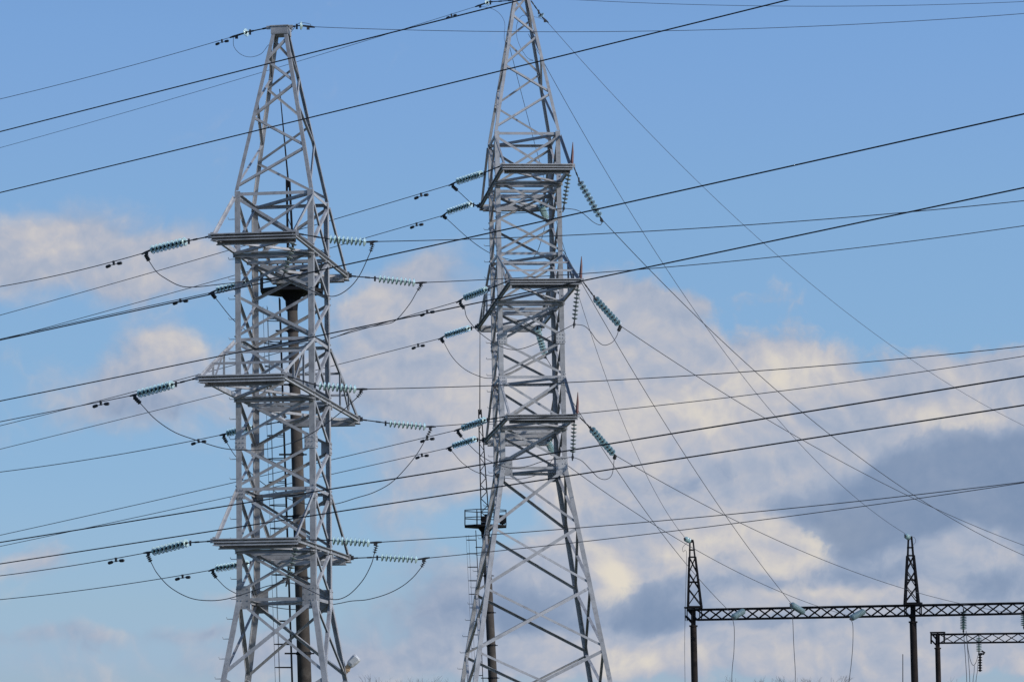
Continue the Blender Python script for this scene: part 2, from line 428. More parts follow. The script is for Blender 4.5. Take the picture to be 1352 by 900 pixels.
            m = MB(); m.angle((HS, y0, zt - .215), (-HS, y1, zt - .215), (0, 0, -1), .085, .01); m.build('plan_brace', M['steel'], arm)
            for i in (-1, 1):                            # stays from the ring to the arm tip
                p, q = Vector((i * (HS + .02), j * (HS + .02), Z(zr))), Vector((i * (HS + .0), j * (L - .06), zt + .01))
                m = MB(); m.angle(p, q, (i, 0, 0), .095, .011, i); m.build('stay', M['steel'], arm)
                if e > 3:
                    for fr in (.34, .66):
                        c = p.lerp(q, fr); d = Vector((c.x, c.y, zt))
                        m = MB(); m.angle(c, d, (i, 0, 0), .07, .009); m.build('post', M['steel'], arm)
                        e0 = Vector((c.x, p.lerp(q, fr + .30 if fr < .5 else .95).y, zt + .02))
                        m = MB(); m.angle(c, e0, (i, 0, 0), .06, .009); m.build('post', M['steel'], arm)
            if e > 3:
                for fr in (.34, .66):
                    y = j * (HS + .02 + fr * (e - .08)); z = Z(zr) + fr * (zt - Z(zr))
                    m = MB(); m.angle((-HS, y, z), (HS, y, z), (0, j, 0), .075, .01); m.build('tie', M['steel'], arm)
        for i in (-1, 1):
            for j in (-1, 1):                            # strain plates at the corners
                m = MB(); m.box((i * (HS + .09), j * (L - .02), zt - .06), (.10, .035, .14)); m.box((i * (HS + .02), j * (L - .06), zt + .027), (.1, .1, .05))
                m.build('strain_plate', M['fitting' if j > 0 else 'steel'], arm)
        if spikes:
            m = MB(); p = Vector((HS + .03, -L + .04, zt + .01))
            m.tube([p + Vector((0, 0, -.05)), p + Vector((.0, 0, .10)), p + Vector((.03, 0, .45)), p + Vector((.045, 0, .80))], [.05, .062, .045, .012], 5)
            m.build('marker_spike', M['red'], root)
    bpy.context.view_layer.update()
    def world(u, w, z): return MX @ Vector((u, w, wz + z))
    return root, world
T1, W1 = pylon(378.6, 99.76, -8.4, 7.5, (0, -2.42, -4.9, -7.48), 'left grey lattice pylon with brown concrete mast behind its legs', False, 17.78, .007)
T2, W2 = pylon(709.5, 120.8, 6.5, 13.65, (0, -2.25, -4.52, -6.9, -9.5, -13.6), 'right grey lattice pylon with dark red spikes on its crossarm corners', True, 18.2, .020)
LEVEL = ('top', 'middle', 'bottom')
def corner(Wf, lev, end, side):
    za, e, _ = ARMS[lev]
    return Wf(side * (HS + .08), (1 if end == 'far' else -1) * (HS + e - .02), za - .07)

# ------------------------------------------------------------------ lines: everything on a vertical plane through a start point
class Plane:
    def __init__(s, p, d): s.p = Vector((p[0], p[1])); s.d = Vector(d[:2]).normalized()
    def t(s, x):
        k = (x - CX) / FPX
        return (k * s.p.y - s.p.x) / (s.d.x - k * s.d.y)
    def pt(s, x, y):
        t = s.t(x); q = s.p + s.d * t
        return Vector((q.x, q.y, CH + (HOR - y) / FPX * q.y))
    def tz(s, x, y):
        t = s.t(x); return t, CH + (HOR - y) / FPX * (s.p.y + s.d.y * t)
def quadfit(tz, fix):
    """least squares z = z0 + a (t-t0) + b (t-t0)^2 through fix"""
    t0, z0 = fix
    A = [[0, 0], [0, 0]]; B = [0, 0]
    for t, z in tz:
        r = ((t - t0), (t - t0) ** 2)
        for i in range(2):
            B[i] += r[i] * (z - z0)
            for j in range(2): A[i][j] += r[i] * r[j]
    det = A[0][0] * A[1][1] - A[0][1] * A[1][0]
    if abs(det) < 1e-12 or len(tz) < 2:
        return (B[0] / A[0][0] if A[0][0] else 0), 0.0
    return (B[0] * A[1][1] - B[1] * A[0][1]) / det, (A[0][0] * B[1] - A[1][0] * B[0]) / det
def damper(wire, p, d, k=1.0):
    """stockbridge damper: clamp, short messenger cable and two weights under the wire"""
    d = d.normalized(); up = Vector((0, 0, 1)); m = MB(); s = d.cross(up).normalized(); u = s.cross(d)
    c = p - u * .085 * k
    m.box(p - u * .04 * k, (.05 * k, .05 * k, .12 * k), (d, s, u))
    m.tube([c - d * .22 * k, c, c + d * .22 * k], .010 * k, 5)
    for q in (-1, 1):
        a = c + d * q * .13 * k; e = c + d * q * .29 * k - u * .015 * k
        m.tube([a, a + (e - a) * .2, a + (e - a) * .8, e], [.030 * k, .046 * k, .048 * k, .034 * k], 8)
    o = Vector(wire.location); m.v = [tuple(Vector(v) - o) for v in m.v]
    m.build('vibration_damper', M['fitting'], wire)
def wire(plane, pts, r, label, group, material='wire', end=None, dampers=(), name='overhead_wire', exact=True, cat='wire', start=None, dk=1.0):
    """pts: photo points along the wire; end: pixel x where it stops, may lie outside the picture"""
    tz = [plane.tz(*q) for q in pts]
    if start is not None: fix = (plane.t_of(start), start.z) if False else ((Vector(start[:2]) - plane.p).dot(plane.d), start[2])
    else: fix = tz[0]
    a, b_ = quadfit(tz if start is not None else tz[1:], fix)
    t0 = fix[0]; t1 = plane.t(end) if end is not None else tz[-1][0]
    def P(t): q = plane.p + plane.d * t; return Vector((q.x, q.y, fix[1] + a * (t - t0) + b_ * (t - t0) ** 2))
    n = 40
    pl = [P(t0 + (t1 - t0) * i / n) for i in range(n + 1)]
    m = MB(); m.tube(pl, r, 6)
    o = m.build(name, M[material], None, True, origin=pl[0]); tag(o, label, cat, group)
    for x in dampers:
        t = plane.t(x); damper(o, P(t), P(t + .1 * (1 if t1 > t0 else -1)) - P(t), dk)
    return o, P
DISC = {}
def disc_mesh(kind):
    if kind in DISC: return DISC[kind]
    m = MB()
    m.lathe([(0.0, .050), (.045, .050), (.060, .036), (.100, .026), (.132, .004), (.139, -.010), (.130, -.014), (.110, -.004), (.100, -.018), (.090, -.004),
             (.075, -.002), (.066, -.020), (.056, -.002), (.0, -.004)], 18)
    DISC[kind] = m.mesh('disc', M[kind], True)
    return DISC[kind]
def insulator(p0, p1, p2, p3, n, label, group, glass='glass', boot=None, dia=.98, name='insulator_string'):
    """p0 arm corner, p1..p2 the glass discs, p3 the wire clamp; boot: end of the black ribbed jumper lead"""
    p0, p1, p2, p3 = map(Vector, (p0, p1, p2, p3))
    root = thing(name, p0, label, 'insulator', group); o = p0
    d = (p2 - p1).normalized(); q = d.to_track_quat('Z', 'Y')
    L = (p2 - p1).length
    for k in range(n):
        ob = bpy.data.objects.new('disc', disc_mesh(glass)); COL.objects.link(ob); ob.parent = root
        ob.location = p1 + d * (L * (k + .5) / n) - o; ob.rotation_mode = 'QUATERNION'; ob.rotation_quaternion = q; ob.scale = (dia, dia, 1.0)
    m = MB()                                             # caps and pins through the discs
    for k in range(n):
        a = p1 + d * (L * k / n); s = L / n
        m.tube([a + d * s * f for f in (.0, .14, .20, .46, .52)], [.014, .016, .034, .038, .028], 8)
    m.tube([p1, p2], .014, 6)
    m.v = [tuple(Vector(v) - o) for v in m.v]; m.build('metal_caps', M['fitting'], root, True)
    m = MB()                                             # link chain to the arm
    if (p1 - p0).length > .05:
        dd = (p1 - p0); n_l = max(2, int(dd.length / .22))
        m.tube([p0, p1], .018, 6)
        up = Vector((0, 0, 1))
        for k in range(n_l):
            c0, c1 = p0 + dd * ((k + .15) / n_l), p0 + dd * ((k + .85) / n_l)
            m.bar(c0, c1, .05 if k % 2 else .022, .022 if k % 2 else .05)
        m.bar(p1 - dd.normalized() * .10 - Vector((0, 0, .10)), p1 - dd.normalized() * .10 + Vector((0, 0, .06)), .05, .06)
        m.v = [tuple(Vector(v) - o) for v in m.v]; m.build('link_chain', M['fitting'], root)
    m = MB()                                             # strain clamp
    e = p3 - p2
    if e.length > .02:
        m.tube([p2, p3, p3 + e.normalized() * .14], [.026, .034, .022], 6)
        m.bar(p3 - e * .3, p3 - e * .3 - Vector((0, 0, .10)), .04, .09)
        m.v = [tuple(Vector(v) - o) for v in m.v]; m.build('clamp', M['fitting'], root)
    if boot is not None:
        bt = Vector(boot); m = MB(); a = p3 - Vector((0, 0, .03)); dd = bt - a
        m.tube([a, bt], .016, 6)
        for k in range(4):
            f = .22 + .2 * k
            m.tube([a + dd * (f - .06), a + dd * f, a + dd * (f + .06)], [.03, .072, .03], 8)
        m.v = [tuple(Vector(v) - o) for v in m.v]; m.build('ribbed_lead', M['fitting'], root, True)
    return root
def spline(pts, n=8):
    """Catmull-Rom through 3-D points"""
    P = [pts[0] * 2 - pts[1]] + list(pts) + [pts[-1] * 2 - pts[-2]]; outp = []
    for i in range(1, len(P) - 2):
        for k in range(n):
            t = k / n; a, b_, c, d = P[i - 1], P[i], P[i + 1], P[i + 2]
            outp.append(.5 * ((2 * b_) + (c - a) * t + (2 * a - 5 * b_ + 4 * c - d) * t * t + (3 * b_ - a - 3 * c + d) * t ** 3))
    outp.append(pts[-1]); return outp
def cable(pts, r, label, group, material='wire', name='jumper_cable', cat='cable'):
    m = MB(); sp_ = spline([Vector(p) for p in pts]); m.tube(sp_, r, 6)
    return tag(m.build(name, M[material], None, True, origin=sp_[0]), label, cat, group)
def jumper(pix, A, Bp, r, label, group, mids=()):
    """slack loop between two leads; pix gives the photo course, depth runs from A to B"""
    xa, xb = pix[0][0], pix[-1][0]; ya, yb = A.y, Bp.y
    stops = [(xa, ya)] + [(x, Y) for x, Y in mids] + [(xb, yb)]
    pts = []
    for x, y in pix:
        for (x0, y0), (x1, y1) in zip(stops, stops[1:]):
            if x0 <= x <= x1 or (x1 == xb and x > x1) : Y = y0 + (y1 - y0) * (x - x0) / (x1 - x0); break
        pts.append(at(x, y, Y))
    pts[0], pts[-1] = A, Bp
    return cable(pts, r, label, group)

RW1, RW2, RE = .0125, .0145, .009
# --- left pylon: 12 phase conductors
DL1 = Vector((-math.cos(R(35)), math.sin(R(35)))); DR1 = Vector((math.cos(R(8.4)), -math.sin(R(8.4))))
t1 = {   # (level, end, side): disc start, disc end, clamp, boot tip, wire points, dampers
 (0, 'near', 'left'): ((246, 318.5), (199, 330), (191.5, 333.5), (197, 345), [(151, 345.7), (75.5, 363), (0, 378.4)], (150,)),
 (0, 'far', 'left'): ((329, 372), (286, 383), (279.5, 386), (285, 394), [(251, 391.5), (170, 410), (0, 447.5)], (238,)),
 (1, 'near', 'left'): ((229, 507), (182, 520), (176, 521.5), (186, 533), [(120.7, 532.5), (0, 556.5)], (133,)),
 (1, 'far', 'left'): ((331, 564), (300, 572), (294, 573.5), (300, 585), [(200, 592), (0, 622.8)], (262,)),
 (2, 'near', 'left'): ((248, 716), (201, 728), (194, 729), (199.5, 742), [(100, 745.5), (0, 759.6)], (153,)),
 (2, 'far', 'left'): ((328, 743), (285, 750), (279.5, 752), (286, 763), [(150, 773), (0, 791)], (241,)),
 (0, 'near', 'right'): ((434, 315.5), (484, 319.5), (493, 319), (489, 333), [(670, 314.2), (720, 311.5), (1020, 295), (1352, 265)], ()),
 (0, 'far', 'right'): ((499, 367.5), (549, 373.5), (558, 373), (551, 384), [(640, 369.5), (870, 353), (1020, 340), (1352, 298)], ()),
 (1, 'near', 'right'): ((420, 509), (471, 513.5), (479, 513.5), (471, 525), [(640, 511), (720, 504.5), (1020, 488.3), (1352, 457)], ()),
 (1, 'far', 'right'): ((513, 558.5), (563, 563), (570, 563), (563, 578), [(640, 558), (770, 545), (1020, 517.5), (1352, 470)], ()),
 (2, 'near', 'right'): ((438, 713), (489, 716), (498, 715.5), (494, 731), [(620, 707), (720, 700.5), (1060, 668.7), (1352, 636)], ()),
 (2, 'far', 'right'): ((502, 735), (552, 738), (562, 736.5), (556, 749), [(620, 731.5), (720, 719.5), (1060, 679), (1352, 636.8)], ()),
}
LEADS = {}
def rig(Wf, tab, dl, dr, rw, pyl, n=9, ends={}, dirs={}, glass='glass', dk=1.0):
    for (lev, end, side), (d0, d1, cl, bt, pts, dm) in tab.items():
        c = corner(Wf, lev, end, -1 if side == 'left' else 1)
        dr_ = dirs.get((lev, end, side), dl if side == 'left' else dr)
        if callable(dr_): dr_ = dr_(c)
        pl = Plane(c, dr_)
        a, e, k = pl.pt(*d0), pl.pt(*d1), pl.pt(*cl); boot = pl.pt(*bt) if bt else None
        where = f"{end} end of the {pyl} pylon's {LEVEL[lev]} crossarm"
        insulator(c, a, e, k, n, f"glass insulator string pulling {side} from the {where}", 'strain insulator strings', glass, boot)
        go = 'leftward' if side == 'left' else 'rightward'
        wire(pl, pts, rw, f"wire strung {go} from the {where}", 'wires strung from the pylons', end=ends.get((lev, end, side), -420 if side == 'left' else 1900), dampers=dm, start=k, dk=dk)
        LEADS[(pyl, lev, end, side)] = boot if boot is not None else k
rig(W1, t1, DL1, DR1, RW1, 'left', dk=1.1)

# --- right pylon: 6 conductors coming in from the left, 6 going down to the portals
DL2 = Vector((-math.cos(R(42)), -math.sin(R(-42))))
portalY = lambda x: 168 + (x - 912) / FPX * 168 * (-4 / 11.2) * .98
def PT(x, y): return at(x, y, portalY(x))
def toward(x, y=800):
    q = PT(x, y)
    return lambda c: Vector((q.x - c.x, q.y - c.y))
t2 = {
 (0, 'near', 'left'): ((637, 229), (603, 240), (596, 243.5), (604.5, 252), [(520, 267), (440, 289), (305, 330), (0, 416)], (556,)),
 (0, 'far', 'left'): ((623, 269), (591, 280), (585, 284.5), (589.5, 288.5), [(485, 313), (438, 327), (312, 363), (0, 449)], (550,)),
 (1, 'near', 'left'): ((643, 382), (613, 393), (606, 397.5), (613.5, 408), [(565, 410), (436, 446), (312, 480), (181, 517), (0, 561.5)], (564,)),
 (1, 'far', 'left'): ((620, 433), (588, 443), (582, 446.5), (586, 452), [(440, 482), (302, 518), (0, 592.6)], (552,)),
 (2, 'near', 'left'): ((641, 554), (610, 565), (603, 567.5), (610, 577), [(437, 607), (307, 637), (140, 674.8), (0, 706.2)], (564,)),
 (2, 'far', 'left'): ((628, 579), (598, 588.5), (592, 591), (596, 594.5), [(438, 626), (304, 655), (213, 675.5), (0, 720.8)], (557,)),
 (0, 'near', 'right'): ((765.5, 240), (792, 286), (794.5, 289.5), (795, 294), [(855, 353.8), (920, 420.5), (952, 450), (1020, 511), (1096, 574.5), (1168, 626), (1246, 675), (1352, 734.5)], ()),
 (1, 'near', 'right'): ((786, 394), (817, 428), (819, 430), (816.5, 437), [(850, 449), (920, 495), (1020, 557.5), (1087, 598), (1198, 652), (1238, 673), (1352, 719.5)], ()),
 (2, 'near', 'right'): ((781, 566), (810, 599), (812, 600.5), (811, 606), [(871, 633), (956, 680), (1060, 728), (1113, 750), (1213, 781), (1271, 796), (1326, 808)], ()),
 (0, 'far', 'right'): ((714, 270), (721, 288), (722, 291), None, [(771, 384), (810, 448), (864, 536), (907, 602), (956, 677), (1032, 781)], ()),
 (1, 'far', 'right'): ((709, 433), (719, 467), (720.5, 471), None, [(799, 597), (852, 674), (907, 746), (958, 801)], ()),
 (2, 'far', 'right'): ((722.5, 581), (731, 599), (733, 602), None, [(752, 619), (808, 657), (876, 702), (971, 751), (1060, 792), (1113, 811)], ()),
}
dirs2 = {(0, 'near', 'right'): toward(1462), (1, 'near', 'right'): toward(1420), (2, 'near', 'right'): toward(1352),
         (0, 'far', 'right'): toward(1044), (1, 'far', 'right'): toward(967), (2, 'far', 'right'): toward(1123)}
ends2 = {(0, 'near', 'right'): 1462, (1, 'near', 'right'): 1420, (2, 'near', 'right'): 1352, (0, 'far', 'right'): 1044, (1, 'far', 'right'): 967, (2, 'far', 'right'): 1123}
rig(W2, t2, DL2, None, RW2 * .9, 'right', ends=ends2, dirs=dirs2, dk=1.2)

# --- hanging strings that carry the jumpers at the near ends, and the jumpers
HANG = {}
def hanging(Wf, lev, pyl, bot, n=7, off=(0, 0), glass='glass_dull'):
    za, e, _ = ARMS[lev]
    c = Wf(HS - .04 + off[0], -(HS + e - .30) + off[1], za - .18)
    q = at(bot[0], bot[1], c.y); d = q - c
    insulator(c, c + d * .08, c + d * .90, q, n, f"dark ribbed insulator string hanging under the near end of the {pyl} pylon's {LEVEL[lev]} crossarm", 'hanging insulator strings', glass, None, .82)
    HANG[(pyl, lev)] = q
hanging(W1, 0, 'left', (374, 365)); hanging(W1, 2, 'left', (379, 768))
hanging(W2, 0, 'right', (744, 275), 8); hanging(W2, 1, 'right', (758, 428), 8); hanging(W2, 2, 'right', (756, 603), 8)
jump = [
 ('left', 0, 'near', [(197, 345), (206, 358), (216, 366), (236, 376.7), (254, 379), (289, 375.5), (340, 369.6), (374, 366)], [(374, 366), (400, 378), (420, 387), (441, 391), (460, 381), (475, 363), (489, 333)]),
 ('left', 0, 'far', [(285, 394), (310, 424), (340, 445), (372, 453), (405, 453), (437, 446.5), (470, 435), (505, 428.5), (522, 423), (540, 402.5), (551, 384)], None),
 ('left', 1, 'near', [(186, 533), (205, 553), (230, 570), (258, 580.5), (290, 590.5), (313, 593.5), (345, 593.5), (383, 585), (413, 571), (445, 548), (471, 525)], None),
 ('left', 1, 'far', [(300, 585), (312, 603), (340, 632), (375, 655), (410, 666), (442, 665), (470, 657), (495, 649), (520, 634), (547, 604), (563, 578)], None),
 ('left', 2, 'near', [(199.5, 742), (208, 757), (225, 775), (250, 788.5), (275, 792.3), (300, 790), (330, 781), (352, 773.5), (379, 769)], [(379, 769), (395, 772), (420, 784), (441, 791), (460, 785), (478.6, 766), (490, 745), (494, 731)]),
 ('left', 2, 'far', [(286, 763), (298, 775), (312, 783), (345, 797), (390, 804), (442, 797), (463, 793), (485, 791), (510, 784), (530, 774), (545, 762), (556, 749)], None),
 ('right', 0, 'near', [(604.5, 252), (625, 270), (645, 278), (665, 281.5), (690, 281), (720, 278), (744, 276)], [(744, 276), (760, 277), (770, 282), (783, 293), (792, 297), (795, 294)]),
 ('right', 0, 'far', [(589.5, 288.5), (620, 316), (645, 333), (670, 342), (690, 344), (708, 335), (722, 291)], None),
 ('right', 1, 'near', [(613.5, 408), (617, 420), (630, 436), (648, 450), (667, 459.5), (685, 461), (709, 453), (744, 435), (758, 429)], [(758, 429), (771, 430), (780, 438), (787, 448), (797, 455.5), (808, 452), (814, 444), (816.5, 437)]),
 ('right', 1, 'far', [(586, 452), (597, 471), (612, 486), (630, 495.5), (648, 499), (675, 491), (700, 480), (720.5, 471)], None),
 ('right', 2, 'near', [(610, 577), (630, 597), (650, 610), (675, 617.5), (697, 615), (720, 608), (756, 603.5)], [(756, 603.5), (768, 608), (780, 620), (790, 630), (800, 632.5), (808, 626), (811, 606)]),
 ('right', 2, 'far', [(596, 594.5), (612, 612), (635, 625), (675, 631.5), (695, 630.5), (715, 623), (733, 602)], None),
]
for pyl, lev, end, a, b2 in jump:
    A, Bp = LEADS[(pyl, lev, end, 'left')], LEADS[(pyl, lev, end, 'right')]
    if b2:
        h = HANG[(pyl, lev)]
        jumper(a, A, h, .013, f"slack jumper cable left of the hanging insulator under the {pyl} pylon's {LEVEL[lev]} crossarm", 'jumper cables')
        jumper(b2, h, Bp, .013, f"slack jumper cable right of the hanging insulator under the {pyl} pylon's {LEVEL[lev]} crossarm", 'jumper cables')
    else:
        jumper(a, A, Bp, .013, f"slack jumper cable sagging under the {end} end of the {pyl} pylon's {LEVEL[lev]} crossarm", 'jumper cables')

# --- earth wires at the pylon tops, each with a single glass disc
def earth(start, d, d0, d1, cl, pts, label_s, label_w, end, dm=(), r=RE):
    pl = Plane(start, d)
    a, e, k = pl.pt(*d0), pl.pt(*d1), pl.pt(*cl)
    insulator(start, a, e, k, 1, label_s, 'single disc insulators', 'glass', None, .95, 'single_insulator')
    wire(pl, pts, r, label_w, 'thin earth wires', 'earth', end=end, dampers=dm, start=k, name='earth_wire', dk=.9)
    return k
k1 = earth(W1(-.36, -.2, 17.88), DL1, (327, 42.5), (322.5, 44), (308, 48.5), [(224, 73), (112, 103), (0, 131)], 'single glass disc left of the left pylon peak',
      'thin earth wire strung leftward from the left pylon peak', -420, (293,))
k2 = earth(W1(.36, -.2, 17.88), DR1, (396, 34), (399.5, 34.2), (410, 35.5), [(530, 39.5), (680, 42), (850, 41), (1012, 38), (1352, 18)], 'single glass disc right of the left pylon peak',
      'thin earth wire strung rightward from the left pylon peak', 1900)
k3 = earth(W2(-.36, -.2, 17.75), DL2, (645, 3), (641, 4.5), (631, 8), [(595, 21), (430, 69), (340, 97.5), (170, 148), (0, 195)], 'single glass disc left of the right pylon peak',
      'thin earth wire strung leftward from the right pylon peak', -420, (596,))
qs = PT(1560, 650)
k4 = earth(W2(.36, -.2, 17.75), Vector((qs.x - W2(.36, -.2, 17.6).x, qs.y - W2(.36, -.2, 17.6).y)), (713, 18), (716, 23), (721, 27.5), [(760, 72), (905, 224.5), (981, 297.5), (1020, 331), (1168, 450), (1264, 511.6), (1352, 563)],
      'single glass disc right of the right pylon peak', 'thin earth wire falling from the right pylon peak past the right picture edge', 1560)
cable([k1 + Vector((0, 0, -.02)), at(309, 62, k1.y), at(318, 72, 99.8), at(331, 75.5, 99.7), at(345, 71, 99.7), at(354, 60, 99.7), W1(-.32, -.2, 17.3)], .008, 'thin earth lead looping down left of the left pylon peak', 'earth leads', 'earth', 'earth_lead')
cable([k2, at(409, 32, k2.y), at(395, 31, 99.4), W1(.34, -.1, 17.74)], .008, 'short earth lead bridging the disc right of the left pylon peak', 'earth leads', 'earth', 'earth_lead')
cable([k3, at(650, 12, 120.6), at(661, 20, 120.4), at(666.5, 32, 120.3), at(666, 52, 120.2), W2(-.55, -.45, 15.9)], .008, 'thin earth lead looping down left of the right pylon peak', 'earth leads', 'earth', 'earth_lead')
cable([k4, at(708, 23, 120.6), at(690, 21, 120.8), at(682, 35, 120.9), at(684, 55, 120.9), at(695, 75, 121), at(704, 80, 121), W2(.32, .3, 15.6)], .008, 'thin earth lead looping down inside the right pylon peak', 'earth leads', 'earth', 'earth_lead')

# --- six thick dark wires of a nearer line crossing the whole picture
FD = (.66, -.75)
F6 = [[(0, 173), (340, 89.3), (531, 40), (669, 4)], [(0, 252.5), (340, 173.5), (680, 90.5), (881, 39.5), (1020, 4)],
      [(0, 447), (340, 375.7), (420, 357.5), (680, 301), (1020, 226), (1352, 149)], [(0, 527), (340, 460), (420, 443.5), (655, 396), (770, 371), (1020, 319), (1352, 246)],
      [(0, 714.5), (340, 661.5), (440, 645), (680, 606), (1020, 551), (1352, 496)], [(0, 743), (340, 692), (450, 674), (675, 640.5), (1020, 586.5), (1352, 534)]]
ORD = ('topmost', 'second from the top', 'third from the top', 'fourth from the top', 'fifth from the top', 'lowest')
for i, pts in enumerate(F6):
    pl = Plane((0, 56 + (3 if i % 2 else 0)), FD)
    wire(pl, pts, .0120, f"{ORD[i]} of six thick dark wires crossing in front of both pylons", 'thick dark wires in the foreground', 'fwire', end=1900, start=pl.pt(-380, pts[0][1] + (pts[0][1] - pts[1][1]) / (pts[1][0]) * 380 * 1.04))
pl = Plane((0, 190), (.97, -.22))
wire(pl, [(760, -1), (900, 5.5), (1012, 8.7), (1100, 9), (1220, 7), (1352, 2)], .014, 'faint thin wire along the top edge of the picture, far right', 'thin earth wires', 'earth', end=1700, start=pl.pt(600, -11), name='earth_wire')

# ------------------------------------------------------------------ concrete masts with a platform and a lattice spire
def mast(bx, Y, zp, rb, rt, lean, R_, spire_h, spire_w, spire_w2, rod_h, rod_dx, label, ladder_x, edge, tallcage):
    X = (bx - CX) / FPX * Y
    root = thing('floodlight_mast', (X, Y, 0), label, 'mast', 'concrete masts with platforms')
    ax = lambda z: Vector((-lean * z, 0, z))
    r = lambda z: rb + (rt - rb) * z / zp
    m = MB(); m.tube([ax(-.0), ax(zp * .5), ax(zp + .1)], [r(0), r(zp * .5), rt], 20); m.build('pole', M['concrete'], root, True)
    for z in [zp * f for f in (.18, .33, .47, .585, .70, .83, .93)]:
        m = MB(); m.tube([ax(z - .05), ax(z + .05)], r(z) + .03, 16)
        m.bar(ax(z) - Vector((r(z) + .03, 0, 0)), ax(z) - Vector((r(z) + .45, .0, 0)), .05, .06)
        m.bar(ax(z) + Vector((r(z), 0, 0)), ax(z) + Vector((r(z) + .14, 0, 0)), .05, .05)
        m.build('collar', M['black'], root)
    # ladder with hoops left of the pole
    lx = lambda z: ax(z).x - ladder_x
    lad = MB()
    for dy in (-.18, .18): lad.bar((lx(1.5), dy - .1, 1.5), (lx(zp - .2), dy - .1, zp - .2), .045, .045)
    z = 1.6
    while z < zp - .2:
        lad.tube([(lx(z), -.28, z), (lx(z), .08, z)], .014, 5); z += .33
    L = lad.build('ladder', M['black'], root)
    z = 2.6
    while z < zp - .6:
        m = MB(); c = Vector((lx(z), -.1, z))
        m.tube([c + Vector((-.62 * abs(math.sin(a)) ** .8 if 0 < a < math.pi else 0, -.30 * math.cos(a), 0)) for a in [math.pi * k / 8 for k in range(9)]], .017, 5)
        m.build('hoop', M['black'], L); z += .85
    m = MB()
    for dy, dx in ((-.1, -.62), (-.27, -.46), (.07, -.46)): m.tube([(lx(2.6) + dx, dy, 2.6), (lx(zp - .5) + dx, dy, zp - .5)], .008, 5)
    m.build('guard_rod', M['black'], L)
    # platform
    c = ax(zp); oct_ = [Vector((R_ * math.cos(R(22.5 + 45 * k)), R_ * .8 * math.sin(R(22.5 + 45 * k)), 0)) for k in range(8)]
    m = MB(); n = 8
    vs = [c + p for p in oct_] + [c + p + Vector((0, 0, .12)) for p in oct_]
    m.add(vs, [(i, (i + 1) % 8, (i + 1) % 8 + 8, i + 8) for i in range(8)] + [tuple(range(7, -1, -1)), tuple(range(8, 16))])
    deck = m.build('platform', M['black'], root)
    m = MB(); m.tube([c - Vector((0, 0, .65)), c - Vector((0, 0, .28)), c], [rt + .03, rt + .06, rt + .30], 12); m.build('bracket', M['black'], deck)
    rail = MB()
    for k in range(8):
        p = c + oct_[k] * .985; q = c + oct_[(k + 1) % 8] * .985
        rail.bar(p + Vector((0, 0, .10)), p + Vector((0, 0, 1.05)), .055, .055)
        for h in (.58, 1.05): rail.bar(p + Vector((0, 0, h)), q + Vector((0, 0, h)), .045, .05)
    rail.build('railing', M['black'], deck)
    for sx, sy, hh in edge:                              # floodlight cases on the platform
        m = MB(); p = c + Vector((sx * R_, sy * R_, .17 + hh / 2))
        m.box(p + Vector((0, 0, .05)), (.34, .30, hh)); m.box(p + Vector((0, -.18, .08)), (.40, .06, hh * .92)); m.bar(p - Vector((0, 0, hh / 2)), p - Vector((0, 0, hh / 2 + .0) ) + Vector((0, 0, .1)), .12, .12)
        m.build('floodlight', M['black'], root)
    # lattice spire and lightning rod
    z0, z1 = zp + .1, zp + .1 + spire_h
    hw = lambda z: (spire_w + (spire_w2 - spire_w) * (z - z0) / (z1 - z0)) / 2
    m = MB()
    for i, j in CORN: m.bar(ax(z0) + Vector((i * hw(z0), j * hw(z0), 0)), ax(z1) + Vector((i * hw(z1), j * hw(z1), 0)), .07, .07)
    sp_ = m.build('spire', M['black'], root)
    nz = int(spire_h / .42); m = MB()
    for k in range(nz):
        za, zb = z0 + (z1 - z0) * k / nz, z0 + (z1 - z0) * (k + 1) / nz
        for j in (-1, 1):
            s = 1 if k % 2 else -1
            m.bar(ax(za) + Vector((s * hw(za), j * hw(za), 0)), ax(zb) + Vector((-s * hw(zb), j * hw(zb), 0)), .025, .025)
            m.bar(ax(za) + Vector((j * hw(za), s * hw(za), 0)), ax(zb) + Vector((j * hw(zb), -s * hw(zb), 0)), .025, .025)
    m.build('lattice', M['black'], sp_)
    m = MB(); m.tube([ax(z1 - .3), ax(z1), ax(z1 + rod_h) + Vector((rod_dx, 0, 0))], [.06, .034, .018], 6); m.build('lightning_rod', M['black'], root)
    return root, ax
mast(408.7, 117, 19.75, .285, .185, .033, 1.22, 4.1, .24, .10, 3.3, -.20, 'left brown concrete mast with black platform, standing behind the left pylon', .45,
     ((-.30, -.35, .50), (.0, -.45, .62), (.30, -.4, .40), (.66, .1, .85), (.40, .2, .8), (-.1, .3, .7)), True)
mast(659, 200, 17.85, .33, .235, .048, 1.42, 7.3, .50, .16, 5.6, .28, 'right concrete mast with black platform and thin spire, standing behind the right pylon', .62,
     ((.75, .1, .55), (.1, -.3, .55), (-.05, .3, .5)), True)

